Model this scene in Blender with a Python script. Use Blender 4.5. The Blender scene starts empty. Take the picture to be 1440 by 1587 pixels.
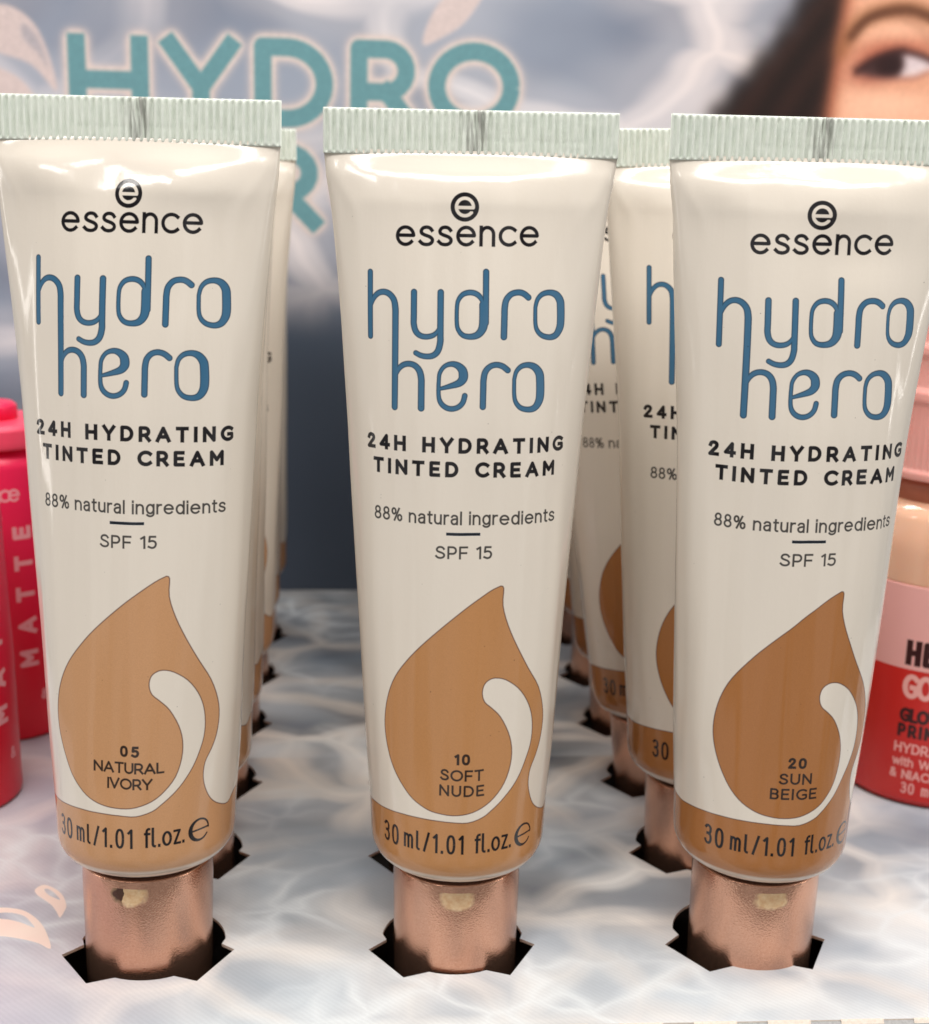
import bpy, math, random
import numpy as np
from mathutils import Matrix, Vector

MM = 0.001
scene = bpy.context.scene
COL = scene.collection

# ------------------------------------------------------------------ camera
CAM = np.array([-15.618, -198.853, 120.144])
YAW, PITCH, ROLL, FPX = 0.078953, 0.233550, 0.026120, 2071.4
def cam_axes():
    cy, sy, cp, sp = math.cos(YAW), math.sin(YAW), math.cos(PITCH), math.sin(PITCH)
    f = np.array([sy*cp, cy*cp, -sp]); r = np.array([cy, -sy, 0.0]); u = np.cross(r, f)
    cr, sr = math.cos(ROLL), math.sin(ROLL)
    return cr*r + sr*u, -sr*r + cr*u, f
r_, u_, f_ = cam_axes()
cd = bpy.data.cameras.new('camera')
cam = bpy.data.objects.new('camera', cd); COL.objects.link(cam)
M4 = Matrix.Identity(4)
for i in range(3):
    M4[i][0], M4[i][1], M4[i][2], M4[i][3] = r_[i], u_[i], -f_[i], CAM[i]*MM
cam.matrix_world = M4
cd.sensor_fit = 'HORIZONTAL'; cd.sensor_width = 36.0; cd.lens = FPX*36.0/1440.0
cd.clip_start = 0.005; cd.clip_end = 20.0
cd.dof.use_dof = True
cd.dof.focus_distance = float((np.array([0, -12, 62]) - CAM) @ f_)*MM
cd.dof.aperture_fstop = 31.0
scene.camera = cam
scene.view_settings.view_transform = 'Standard'
scene.view_settings.look = 'None'
scene.view_settings.exposure = 0.0
scene.view_settings.gamma = 1.0

# ------------------------------------------------------------------ light of the shop and added side strips
world = bpy.data.worlds.new('World'); scene.world = world; world.use_nodes = True
bg = world.node_tree.nodes['Background']
wt = world.node_tree
wtc = wt.nodes.new('ShaderNodeTexCoord'); wmp = wt.nodes.new('ShaderNodeMapping'); wmp.inputs['Scale'].default_value = (2.2, 2.2, 1.3)
wno = wt.nodes.new('ShaderNodeTexNoise'); wno.inputs['Scale'].default_value = 1.6; wno.inputs['Detail'].default_value = 3.0
wrp = wt.nodes.new('ShaderNodeValToRGB'); wrp.color_ramp.elements[0].position = .40; wrp.color_ramp.elements[1].position = .62
wrp.color_ramp.elements[0].color = (.38, .35, .33, 1); wrp.color_ramp.elements[1].color = (1.65, 1.62, 1.58, 1)
wt.links.new(wtc.outputs['Generated'], wmp.inputs[0]); wt.links.new(wmp.outputs[0], wno.inputs['Vector'])
wt.links.new(wno.outputs[0], wrp.inputs[0]); wt.links.new(wrp.outputs[0], bg.inputs[0])
bg.inputs[1].default_value = 0.36   # noise patches for the unseen shop, added to vary the reflections

def area_light(name, loc, target, sx, sy, power, color):
    ld = bpy.data.lights.new(name, 'AREA'); ld.shape = 'RECTANGLE'; ld.size = sx; ld.size_y = sy
    ld.energy = power; ld.color = color
    o = bpy.data.objects.new(name, ld); COL.objects.link(o)
    o.location = loc
    d = Vector(target) - Vector(loc)
    o.rotation_euler = d.to_track_quat('-Z', 'Y').to_euler()
    return o
area_light('ceiling_lamp', (0.10, -0.55, 1.15), (0, 0.0, 0.06), 1.1, 0.24, 11.5, (1.0, 0.965, 0.93))
area_light('ceiling_lamp', (-0.75, -0.75, 1.0), (0, 0.0, 0.06), 0.5, 0.2, 4.2, (1.0, 0.95, 0.91))
area_light('side_streak_left', (-0.70, -0.06, 0.30), (0, 0.0, 0.07), 0.05, 0.7, 0.7, (1.0, 0.95, 0.90))  # side strip, added for streak highlights on the tubes
area_light('side_streak_right', (0.70, -0.16, 0.34), (0, 0.0, 0.07), 0.05, 0.7, 0.8, (1.0, 0.97, 0.93))  # its counterpart on the right, also added for streaks
area_light('shelf_lamp', (0.02, 0.075, 0.42), (0, 0.06, 0.0), 0.55, 0.03, 0.75, (1.0, 0.97, 0.93))

# ------------------------------------------------------------------ small helpers
def mesh_obj(name, verts, faces, mats=(), parent=None, smooth=True, uvs=None, fmat=None):
    me = bpy.data.meshes.new(name)
    me.from_pydata([tuple(float(c)*MM for c in v) for v in verts], [], faces)
    if smooth is not False:
        me.polygons.foreach_set('use_smooth', [True]*len(me.polygons))
    for m in mats: me.materials.append(m)
    if fmat is not None: me.polygons.foreach_set('material_index', fmat)
    if uvs is not None:
        uv = me.uv_layers.new(name='UVMap')
        idx = np.empty(len(me.loops), dtype=np.int32); me.loops.foreach_get('vertex_index', idx)
        if len(uvs) == len(idx): arr = np.asarray(uvs, dtype=np.float32)
        else: arr = np.asarray(uvs, dtype=np.float32)[idx]
        uv.data.foreach_set('uv', arr.ravel())
    me.update()
    o = bpy.data.objects.new(name, me); COL.objects.link(o)
    if parent: o.parent = parent
    return o
def thing(name, label, cat, loc=(0, 0, 0), rz=0.0, group=None):
    o = bpy.data.objects.new(name, None); COL.objects.link(o)
    o.empty_display_size = 0.01
    o.location = [c*MM for c in loc]; o.rotation_euler = (0, 0, rz)
    o['label'] = label; o['category'] = cat
    if group: o['group'] = group
    return o
def lathe(profile, n=96, cx=0, cy=0, close=True):
    vs, fs = [], []
    for r, z in profile:
        for i in range(n):
            a = 2*math.pi*i/n
            vs.append((cx + r*math.sin(a), cy - r*math.cos(a), z))
    for k in range(len(profile)-1):
        for i in range(n):
            j = (i+1) % n
            fs.append((k*n+i, k*n+j, (k+1)*n+j, (k+1)*n+i))
    if close:
        fs.append(tuple(range(n))[::-1]); fs.append(tuple((len(profile)-1)*n+i for i in range(n)))
    return vs, fs
def fillet(pts, rad, n=5):
    out = [pts[0]]
    for i in range(1, len(pts)-1):
        p, a, b = np.array(pts[i]), np.array(pts[i-1]), np.array(pts[i+1])
        da, db = a-p, b-p; la, lb = np.linalg.norm(da), np.linalg.norm(db)
        rr = min(rad, la*.45, lb*.45); s, e = p+da/la*rr, p+db/lb*rr
        for t in np.linspace(0, 1, n):
            out.append(tuple((1-t)**2*s + 2*t*(1-t)*p + t*t*e))
    out.append(pts[-1]); return out

# ------------------------------------------------------------------ print: strokes drawn into masks
def catmull(pts, n=6, closed=False):
    P = [np.array(p, float) for p in pts]; out = []
    m = len(P)
    for i in range(m if closed else m-1):
        if closed: a, b, c, d = P[i-1], P[i], P[(i+1) % m], P[(i+2) % m]
        else: a, b, c, d = P[max(i-1, 0)], P[i], P[i+1], P[min(i+2, m-1)]
        for k in range(n):
            t = k/n
            out.append(.5*((2*b)+(-a+c)*t+(2*a-5*b+4*c-d)*t*t+(-a+3*b-3*c+d)*t**3))
    if not closed: out.append(P[-1])
    return [tuple(p) for p in out]
def arc(cx, cy, rx, ry, a0, a1, n=18, p=2.0):
    out = []
    for t in np.linspace(math.radians(a0), math.radians(a1), n):
        c, s = math.cos(t), math.sin(t)
        out.append((cx + rx*math.copysign(abs(c)**(2/p), c), cy + ry*math.copysign(abs(s)**(2/p), s)))
    return out

class Canvas:
    """one mask; x,y in mm, ppm pixels per mm"""
    def __init__(s, x0, x1, y0, y1, ppm):
        s.x0, s.y0, s.ppm = x0, y0, ppm
        s.w, s.h = int(round((x1-x0)*ppm)), int(round((y1-y0)*ppm))
        s.a = np.zeros((s.h, s.w), np.float32)
    def _box(s, xa, xb, ya, yb):
        i0 = max(0, int((xa-s.x0)*s.ppm)-1); i1 = min(s.w, int((xb-s.x0)*s.ppm)+3)
        j0 = max(0, int((ya-s.y0)*s.ppm)-1); j1 = min(s.h, int((yb-s.y0)*s.ppm)+3)
        return i0, i1, j0, j1
    def stroke(s, pts, w, cap='butt', erase=False, val=1.0, soft=0.0):
        n = len(pts); ws = [w]*n if np.isscalar(w) else list(w)
        k = s.ppm if not soft else 1.0/soft
        for i in range(n-1):
            (ax, ay), (bx, by) = pts[i], pts[i+1]
            dx, dy = bx-ax, by-ay; L = math.hypot(dx, dy)
            wa, wb = ws[i], ws[i+1]; m = max(wa, wb)/2 + 1.0/s.ppm + soft
            i0, i1, j0, j1 = s._box(min(ax, bx)-m, max(ax, bx)+m, min(ay, by)-m, max(ay, by)+m)
            if i0 >= i1 or j0 >= j1: continue
            X = (np.arange(i0, i1)+.5)/s.ppm + s.x0; Y = (np.arange(j0, j1)+.5)/s.ppm + s.y0
            X, Y = np.meshgrid(X, Y)
            if L < 1e-9: c = .5 + (wa/2 - np.hypot(X-ax, Y-ay))*k
            else:
                al = ((X-ax)*dx + (Y-ay)*dy)/L; t = np.clip(al/L, 0, 1)
                d = np.hypot(X-ax-t*dx, Y-ay-t*dy)
                c = .5 + ((wa+(wb-wa)*t)/2 - d)*k
                if cap == 'butt':
                    if i == 0: c = np.minimum(c, .5 + al*k)
                    if i == n-2: c = np.minimum(c, .5 + (L-al)*k)
            c = np.clip(c, 0, 1)*val
            blk = s.a[j0:j1, i0:i1]
            if erase: np.minimum(blk, 1-c, out=blk)
            else: np.maximum(blk, c, out=blk)
    def fill(s, poly, val=1.0, erase=False, sub=4):
        P = np.array(poly, float)
        px = (P[:, 0]-s.x0)*s.ppm; py = (P[:, 1]-s.y0)*s.ppm
        qx, qy = np.roll(px, -1), np.roll(py, -1)
        j0, j1 = max(0, int(py.min())), min(s.h, int(py.max())+2)
        cov = np.zeros((j1-j0, s.w), np.float32)
        for j in range(j0, j1):
            for k in range(sub):
                y = j + (k+.5)/sub
                hit = (py <= y) != (qy <= y)
                if not hit.any(): continue
                xs = np.sort(px[hit] + (y-py[hit])/(qy[hit]-py[hit])*(qx[hit]-px[hit]))
                for a, b in zip(xs[::2], xs[1::2]):
                    a, b = max(a, 0), min(b, s.w)
                    if b <= a: continue
                    ia, ib = int(a), int(b)
                    if ia == ib: cov[j-j0, min(ia, s.w-1)] += (b-a)/sub
                    else:
                        cov[j-j0, ia] += (ia+1-a)/sub; cov[j-j0, ia+1:ib] += 1/sub
                        if ib < s.w: cov[j-j0, ib] += (b-ib)/sub
        cov = np.clip(cov, 0, 1)*val; blk = s.a[j0:j1]
        if erase: np.minimum(blk, 1-cov, out=blk)
        else: np.maximum(blk, cov, out=blk)

def blur(a, sig):
    n = int(sig*3)+1; k = np.exp(-.5*(np.arange(-n, n+1)/sig)**2); k /= k.sum()
    p = np.pad(a, ((n, n), (0, 0)), mode='edge'); a = sum(k[i]*p[i:i+a.shape[0]] for i in range(2*n+1))
    p = np.pad(a, ((0, 0), (n, n)), mode='edge'); return sum(k[i]*p[:, i:i+a.shape[1]] for i in range(2*n+1))

S_ = catmull([(.6, .83), (.5, .95), (.33, 1), (.15, .95), (.05, .8), (.07, .66), (.19, .57), (.34, .51), (.52, .43), (.63, .3), (.61, .14), (.48, .03), (.31, 0), (.13, .04), (.0, .16)], 3)
s_ = [(x*.8, y*.72) for x, y in S_]
X = .72
G = {
 'A': (.86, [[(0, 0), (.43, 1), (.86, 0)], [(.15, .3), (.71, .3)]]),
 'B': (.6, [[(0, 0), (0, 1), (.33, 1)] + arc(.33, .76, .24, .24, 90, -90, 9) + [(0, .52)], [(.33, .52)] + arc(.36, .26, .25, .26, 90, -90, 9) + [(0, 0), (0, .1)]]),
 'C': (.78, [arc(.5, .5, .5, .5, 48, 312, 26)]),
 'D': (.76, [[(0, 0), (0, 1), (.3, 1)] + arc(.3, .5, .46, .5, 90, -90, 18) + [(0, 0), (0, .1)]]),
 'E': (.58, [[(.58, 0), (0, 0), (0, 1), (.56, 1)], [(0, .51), (.5, .51)]]),
 'F': (.56, [[(0, 0), (0, 1), (.56, 1)], [(0, .48), (.5, .48)]]),
 'G': (.84, [arc(.5, .5, .5, .5, 50, 318, 26) + [(.85, .45), (.55, .45)]]),
 'H': (.72, [[(0, 0), (0, 1)], [(.72, 0), (.72, 1)], [(0, .5), (.72, .5)]]),
 'I': (.0, [[(0, 0), (0, 1)]]),
 'L': (.54, [[(0, 1), (0, 0), (.54, 0)]]),
 'M': (.86, [[(0, 0), (0, 1), (.43, .35), (.86, 1), (.86, 0)]]),
 'N': (.74, [[(0, 0), (0, 1), (.74, 0), (.74, 1)]]),
 'O': (.98, [arc(.49, .5, .49, .5, 0, 360, 36)]),
 'P': (.6, [[(0, 0), (0, 1), (.34, 1)] + arc(.34, .7, .27, .3, 90, -90, 10) + [(0, .4)]]),
 'R': (.64, [[(0, 0), (0, 1), (.35, 1)] + arc(.35, .7, .27, .3, 90, -90, 10) + [(0, .4)], [(.36, .4), (.66, 0)]]),
 'S': (.63, [S_]),
 'T': (.7, [[(0, 1), (.7, 1)], [(.35, 1), (.35, 0)]]),
 'U': (.7, [[(0, 1), (0, .36)] + arc(.35, .36, .35, .36, 180, 360, 14) + [(.7, 1)]]),
 'V': (.8, [[(0, 1), (.4, 0), (.8, 1)]]),
 'W': (1.2, [[(0, 1), (.3, 0), (.6, 1), (.9, 0), (1.2, 1)]]),
 'Y': (.78, [[(0, 1), (.39, .42), (.78, 1)], [(.39, .42), (.39, 0)]]),
 '0': (.6, [arc(.3, .5, .3, .5, 0, 360, 32, 2.4)]),
 '1': (.24, [[(0, .84), (.24, 1), (.24, 0)]]),
 '2': (.56, [catmull([(.02, .77), (.09, .93), (.28, 1), (.47, .93), (.53, .76), (.46, .57), (.28, .36), (0, 0)], 4) + [(.58, 0)]]),
 '3': (.54, [catmull([(.02, .9), (.14, .98), (.27, 1), (.45, .93), (.5, .77), (.43, .6), (.2, .55)], 3), catmull([(.2, .55), (.44, .5), (.54, .3), (.47, .08), (.27, 0), (.1, .04), (0, .15)], 3)]),
 '4': (.66, [[(.5, 0), (.5, 1), (0, .26), (.68, .26)]]),
 '5': (.56, [[(.5, 1), (.08, 1), (.04, .56)] + catmull([(.04, .56), (.26, .63), (.48, .55), (.56, .33), (.46, .08), (.24, 0), (0, .1)], 4)]),
 '8': (.54, [arc(.27, .76, .22, .24, 0, 360, 20), arc(.27, .26, .27, .26, 0, 360, 22)]),
 '%': (.86, [arc(.17, .76, .17, .24, 0, 360, 16), arc(.7, .24, .17, .24, 0, 360, 16), [(.64, 1), (.22, 0)]]),
 '/': (.42, [[(0, -.02), (.42, 1.02)]]), '.': (.0, [[(0, -.0), (0, .045)]]), ',': (.06, [[(.05, .05), (0, -.12)]]),
 '!': (.0, [[(0, 1), (0, .3)], [(0, 0), (0, .04)]]), '&': (.7, [catmull([(.7, 0), (.4, .38), (.15, .72), (.2, .95), (.36, 1), (.5, .9), (.46, .7), (.2, .5), (.02, .3), (.1, .05), (.3, 0), (.52, .12), (.66, .42)], 4)]),
 'a': (.5, [catmull([(.04, .6), (.13, .7), (.27, X), (.42, .67), (.48, .52), (.48, .0)], 4), catmull([(.48, .44), (.22, .41), (.04, .32), (.02, .16), (.12, .02), (.28, .0), (.42, .08), (.48, .22)], 4)]),
 'c': (.6, [arc(.36, .36, .36, .36, 46, 314, 22)]),
 'd': (.58, [[(.58, 1), (.58, 0)], arc(.29, .36, .29, .36, 0, 360, 24)]),
 'e': (.7, [[(.02, .38), (.69, .38)] + arc(.355, .36, .345, .36, 4, 318, 26)]),
 'f': (.3, [[(.12, 0), (.12, .78)] + arc(.3, .82, .18, .18, 180, 80, 7), [(0, X), (.34, X)]]),
 'g': (.56, [arc(.28, .36, .28, .36, 0, 360, 24), [(.56, X), (.56, .0)] + arc(.28, -.02, .28, .22, 0, -150, 12)]),
 'h': (.5, [[(0, 0), (0, 1)], [(0, .45)] + arc(.25, .45, .25, .27, 180, 0, 12) + [(.5, 0)]]),
 'i': (.0, [[(0, 0), (0, X)], [(0, .94), (0, 1)]]),
 'l': (.0, [[(0, 0), (0, 1)]]),
 'm': (.8, [[(0, 0), (0, X)], [(0, .5)] + arc(.2, .5, .2, .22, 180, 0, 10) + [(.4, 0)], [(.4, .5)] + arc(.6, .5, .2, .22, 180, 0, 10) + [(.8, 0)]]),
 'n': (.52, [[(0, 0), (0, X)], [(0, .44)] + arc(.26, .44, .26, .28, 180, 0, 12) + [(.52, 0)]]),
 'o': (.66, [arc(.33, .36, .33, .36, 0, 360, 28)]),
 'r': (.28, [[(0, 0), (0, X)], [(0, .42)] + arc(.26, .44, .26, .28, 180, 80, 8)]),
 's': (.5, [s_]),
 't': (.28, [[(.12, .94), (.12, .16)] + arc(.26, .16, .14, .16, 180, 280, 7), [(0, X), (.3, X)]]),
 'u': (.5, [[(0, X), (0, .28)] + arc(.25, .28, .25, .28, 180, 360, 12), [(.5, X), (.5, 0)]]),
 'w': (.84, [[(0, X), (.21, 0), (.42, X), (.63, 0), (.84, X)]]),
 'z': (.46, [[(0, X), (.46, X), (0, 0), (.48, 0)]]),
}
G['ł'] = (.2, [[(0, 1), (0, .14)] + arc(.16, .14, .16, .14, 180, 270, 7)])   # tailed l
def text(cv, txt, x0, x1, y, H, w, xs=1.0, space=.45, tf=None, erase=False, val=1.0, slope=0.0, cap=True):
    h = H - w
    ws = [(space*H*xs if c == ' ' else G[c][0]*h*xs + w) for c in txt]
    gap = (x1-x0-sum(ws))/max(1, len(txt)-1)
    x = x0
    for c, cw in zip(txt, ws):
        if c != ' ':
            for st in G[c][1]:
                pts = [(x + w/2 + px*h*xs, y + w/2 + py*h + slope*(x-x0)) for px, py in st]
                if cap and len(pts) > 1 and math.dist(pts[0], pts[-1]) > 1e-6:   # square ends
                    def ext(a, b):
                        d = math.dist(a, b) or 1; return (a[0]+(a[0]-b[0])/d*w/2, a[1]+(a[1]-b[1])/d*w/2)
                    pts = [ext(pts[0], pts[1])] + pts[1:-1] + [ext(pts[-1], pts[-2])]
                if tf: pts = [tf(*p) for p in pts]
                cv.stroke(pts, w, 'butt', erase, val)
        x += cw + gap
def image(name, chans, color=False):
    h, w = chans[0].shape
    im = bpy.data.images.new(name, w, h, alpha=True)
    im.colorspace_settings.name = 'sRGB' if color else 'Non-Color'
    px = np.ones((h, w, 4), np.float32)
    for i, c in enumerate(chans): px[..., i] = c
    im.alpha_mode = 'CHANNEL_PACKED'
    im.pixels.foreach_set(px.ravel()); im.update(); im.pack()
    return im

# ---- artwork of the cream tube, (s, z) in mm: s along the girth from the front centre, z height
TR0 = 13.9; PERI = 2*math.pi*TR0
TZ0, TZ1, PPM = 15.0, 127.0, 17.0
def newcv(): return Canvas(-PERI/2, PERI/2, TZ0, TZ1, PPM)
TAN_R = [(5.06, 63.97), (5.54, 63.61), (5.5, 60.96), (6.43, 57.84), (8.08, 54.31), (10.02, 50.88), (12.09, 47.55), (13.29, 44.26), (13.64, 41.49), (13.25, 38.55), (12.42, 36.38), (11.4, 34.5), (11.12, 32.4), (11.58, 30.32), (12.7, 28.27), (14.54, 26.83), (17.1, 26.0), (19.5, 27.3), (24, 28.2)]
TAN_B = [(-24, 27.0), (-19.95, 26.67), (-17.12, 26.97), (-14.04, 27.28), (-9.62, 27.57), (-5.33, 27.58), (-1.73, 27.49), (0.81, 27.47), (3.12, 28.18), (4.44, 29.08), (6.07, 30.41), (7.79, 32.2), (9.28, 34.27), (10.33, 36.45), (11.08, 38.66), (11.28, 41.04), (10.94, 43.53), (9.96, 45.88), (8.33, 48.03), (6.29, 49.49), (4.67, 49.9), (3.6, 49.62), (2.88, 48.88), (2.65, 47.6), (3.07, 46.28), (4.25, 45.2), (5.64, 43.72), (6.99, 41.14), (7.6, 38.65), (7.47, 36.01), (6.55, 33.25), (4.92, 31.16), (3.08, 29.77), (0.78, 28.88), (-1.5, 28.6), (-4.04, 28.81), (-5.89, 29.35), (-7.84, 30.44), (-9.59, 32.19), (-10.83, 34.0), (-11.96, 36.37), (-12.79, 39.14), (-13.04, 41.74), (-12.72, 44.5), (-11.88, 47.37), (-10.52, 50.02), (-8.31, 52.85), (-5.74, 55.58), (-2.79, 58.31), (0.11, 60.76), (3.4, 63.1), (5.06, 63.97)]
cvT, cvB, cvK, cvO = newcv(), newcv(), newcv(), newcv()
cr, cb = catmull(TAN_R, 3), catmull(TAN_B, 3)
cvT.fill(cr + [(50, 28.5), (50, 10), (-50, 10), (-50, 27)] + cb)
cvO.stroke(cr, .17, 'round', val=.8); cvO.stroke(cb, .17, 'round', val=.8)
cvO.stroke([(24, 28.2), (44, 28.4)], .16, val=.7); cvO.stroke([(-44, 27), (-24, 27)], .16, val=.7)
HH = [([(-15.15, 109.1), (-15.12, 99.95)], [.80, .80]),
 ([(-15.09, 103.98), (-14.64, 105.3), (-13.89, 106.1), (-13.02, 106.34), (-12.15, 106.08), (-11.42, 105.3), (-11.16, 104.16), (-11.12, 102.8), (-11.11, 100), (-11.12, 96.49), (-11.17, 89.97)], [.4, .7, .78, .82, .86, .9, .95, .95, .95, .95, .92]),
 ([(-11.1, 94.1), (-10.65, 95.35), (-9.88, 96.08), (-8.95, 96.3), (-8.08, 96.05), (-7.46, 95.35), (-7.19, 94.29), (-7.16, 93.0), (-7.15, 90.0)], [.4, .7, .78, .8, .84, .88, .9, .9, .9]),
 ([(-8.41, 106.47), (-8.37, 103.2), (-8.35, 101.95), (-8.03, 100.93), (-7.37, 100.36), (-6.46, 100.21), (-5.51, 100.47), (-4.88, 101.12), (-4.54, 102.04)], [.85, .85, .85, .82, .78, .75, .7, .55, .4]),
 ([(-4.58, 106.5), (-4.53, 100.7), (-4.53, 99.5), (-4.84, 98.26), (-5.48, 97.6), (-6.34, 97.41), (-7.25, 97.54), (-8.0, 97.89)], [.88, .88, .88, .86, .82, .78, .74, .72]),
 ([(-4.53, 92.83), (-2.91, 93.29), (-1.75, 93.72), (-1.2, 94.29), (-1.1, 94.86), (-1.27, 95.6), (-1.94, 96.22), (-2.84, 96.43), (-3.84, 96.08), (-4.48, 95.21), (-4.65, 94.2), (-4.66, 92.0), (-4.36, 90.91), (-3.65, 90.24), (-2.74, 90.02), (-1.79, 90.29), (-1.11, 90.99), (-0.85, 91.96)], [.5, .75, 1.0, 1.2, 1.28, 1.2, .95, .75, .62, .58, .56, .6, .7, .75, .76, .74, .74, .76]),
 ([(1.55, 105.05), (1.15, 105.9), (0.49, 106.42), (-0.39, 106.58), (-1.35, 106.3), (-2.0, 105.5), (-2.2, 104.44), (-2.17, 102.1), (-1.85, 101.13), (-1.2, 100.52), (-0.22, 100.36), (0.76, 100.6), (1.4, 101.3), (1.66, 102.35), (1.64, 104.87)], [.5, .7, .76, .76, .7, .6, .56, .58, .64, .72, .8, .95, 1.1, 1.22, 1.2]),
 ([(1.9, 109.5), (1.96, 102.35)], [.84, .84]),
 ([(4.61, 100.4), (4.63, 103.2), (4.65, 104.56), (4.89, 105.68), (5.64, 106.48), (6.67, 106.7), (7.46, 106.5), (8.16, 105.98)], [.88, .88, .88, .85, .82, .82, .84, .84]),
 ([(9.22, 104.59), (9.53, 105.72), (10.29, 106.48), (11.4, 106.7), (12.4, 106.38), (13.05, 105.58), (13.22, 104.57), (13.28, 102.27), (13.0, 101.28), (12.45, 100.6), (11.51, 100.34), (10.36, 100.6), (9.58, 101.32), (9.27, 102.4), (9.22, 104.59)], [.56, .62, .72, .8, 1.0, 1.18, 1.22, 1.22, 1.12, .95, .8, .72, .64, .58, .56]),
 ([(1.8, 90.4), (1.81, 93.0), (1.83, 94.33), (2.07, 95.45), (2.76, 96.2), (3.68, 96.44), (4.56, 96.22), (5.3, 95.67)], [.86, .86, .86, .84, .8, .8, .82, .82]),
 ([(6.29, 94.34), (6.57, 95.45), (7.31, 96.2), (8.35, 96.41), (9.34, 96.08), (10.05, 95.26), (10.26, 94.27), (10.33, 92.03), (10.08, 90.95), (9.48, 90.22), (8.52, 90.0), (7.4, 90.25), (6.64, 91.03), (6.35, 92.12), (6.29, 94.34)], [.56, .62, .72, .8, 1.0, 1.18, 1.22, 1.22, 1.12, .95, .8, .72, .64, .58, .56])]
STR = []
for pts, w in HH:
    P3 = [(x, y, ww*1.07) for (x, y), ww in zip(pts, w)]
    if len(P3) > 2: P3 = catmull(P3, 4)
    else: P3 = [tuple(p) for p in P3]
    cvB.stroke([(p[0], p[1]) for p in P3], [p[2] for p in P3], 'round')
    cvK.stroke([(p[0], p[1]) for p in P3], [p[2]+.03 for p in P3], 'round', val=.55)
    STR.append(P3)
for P3 in STR: cvK.stroke([(p[0], p[1]) for p in P3], [max(.1, p[2]-.24) for p in P3], 'round', erase=True, soft=.08)
cvK.stroke([(-1.32, 118.5), (-1.31, 118.5)], 4.1, 'round')
cvK.stroke([(-2.2, 118.42), (-.1, 118.42)] + arc(-1.31, 118.5, 1.22, 1.22, 0, 322, 26)[0:], .46, 'round', erase=True)
cvK.stroke([(-.02, 118.02), (-.9, 118.02)], .24, 'round')
H2 = 2.86/.735
text(cvK, 'essence', -11.3, 9.55, 112.85, H2, .52, xs=1.02, slope=.014)
text(cvK, '24H HYDRATING', -16.05, 14.9, 83.6, 2.3, .56, space=.42, xs=1.06)
text(cvK, 'TINTED CREAM', -14.85, 13.35, 80.1, 2.3, .56, space=.42, xs=1.06)
text(cvK, '88% natural ingredients', -14.65, 13.8, 73.1, 2.05, .30, space=.28, xs=1.0, val=.93)
cvK.stroke([(-3.18, 71.74), (1.84, 71.74)], .42, val=.95)
cvB.stroke([(-3.18, 71.74), (1.84, 71.74)], .42)
text(cvK, 'SPF 15', -4.75, 3.7, 68.02, 1.95, .31, space=.28, xs=1.12, val=.93)
text(cvK, '30', -13.8, -10.4, 22.0, 3.4, .44, xs=.6)
text(cvK, 'mł/1.01', -9.4, .3, 22.35, 3.15, .40, xs=.6)
text(cvK, 'fł.oz.', 1.95, 8.1, 22.45, 3.2, .40, xs=.6)
EM = arc(10.7, 23.85, 1.65, 1.7, 0, 325, 24)
EMP = [(9.1, 23.75), (12.3, 24.0)] + EM
def emw(i, n): t = i/n; return .3 + .42*math.exp(-((t-.55)/.2)**2)
cvK.stroke([(9.3, 23.8), (12.3, 23.95)], .3)
cvK.stroke(EM, [emw(i, len(EM)) for i in range(len(EM))], 'round')
# small print on the back, running along the tube
rnd = random.Random(5)
for col in range(13):
    s0 = 26.2 + col*2.7
    if s0 > PERI/2: s0 -= PERI
    z = 36 + rnd.uniform(0, 6)
    while z < 100:
        for _ in range(rnd.randint(3, 9)):
            L = rnd.uniform(.35, .8)
            cvK.stroke([(s0, z), (s0+.9, z)], .2, val=.8); 
            if rnd.random() < .6: cvK.stroke([(s0+rnd.choice([0, .45, .9]), z), (s0+rnd.choice([0, .45, .9]), z+L)], .2, val=.8)
            z += L + .35
        z += .9
base = dict(T=cvT.a, B=cvB.a, K=cvK.a)
def shade_image(name, lines):
    k = newcv(); k.a = cvK.a.copy()
    for t, x0, x1, y, H, w in lines: text(k, t, x0, x1, y, H, w*1.2, space=.4, xs=1.05 if t[0] in '012' else 1.12, val=.95)
    rs = random.Random(name)
    for _ in range(26):                         # specks of dust and pin holes in the print
        k.stroke([(rs.uniform(-18, 18), rs.uniform(20, 118))]*2, rs.uniform(.08, .2), 'round', val=rs.uniform(.2, .6))
    im = image(name, [cvT.a, cvB.a, k.a, cvO.a]); im.alpha_mode = 'CHANNEL_PACKED'; return im
IMG = {
 '05': shade_image('print_natural_ivory', [('05', -1.7, 1.25, 36.6, 1.75, .34), ('NATURAL', -5.9, 4.9, 34.05, 1.75, .27), ('IVORY', -3.7, 3.2, 31.6, 1.75, .27)]),
 '10': shade_image('print_soft_nude', [('10', -1.35, 1.0, 36.6, 1.75, .34), ('SOFT', -3.5, 3.15, 34.05, 1.8, .27), ('NUDE', -3.6, 3.3, 31.6, 1.8, .27)]),
 '20': shade_image('print_sun_beige', [('20', -1.5, 1.3, 36.6, 1.75, .34), ('SUN', -2.7, 2.3, 34.05, 1.8, .27), ('BEIGE', -3.9, 3.3, 31.6, 1.8, .27)]),
}

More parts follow.
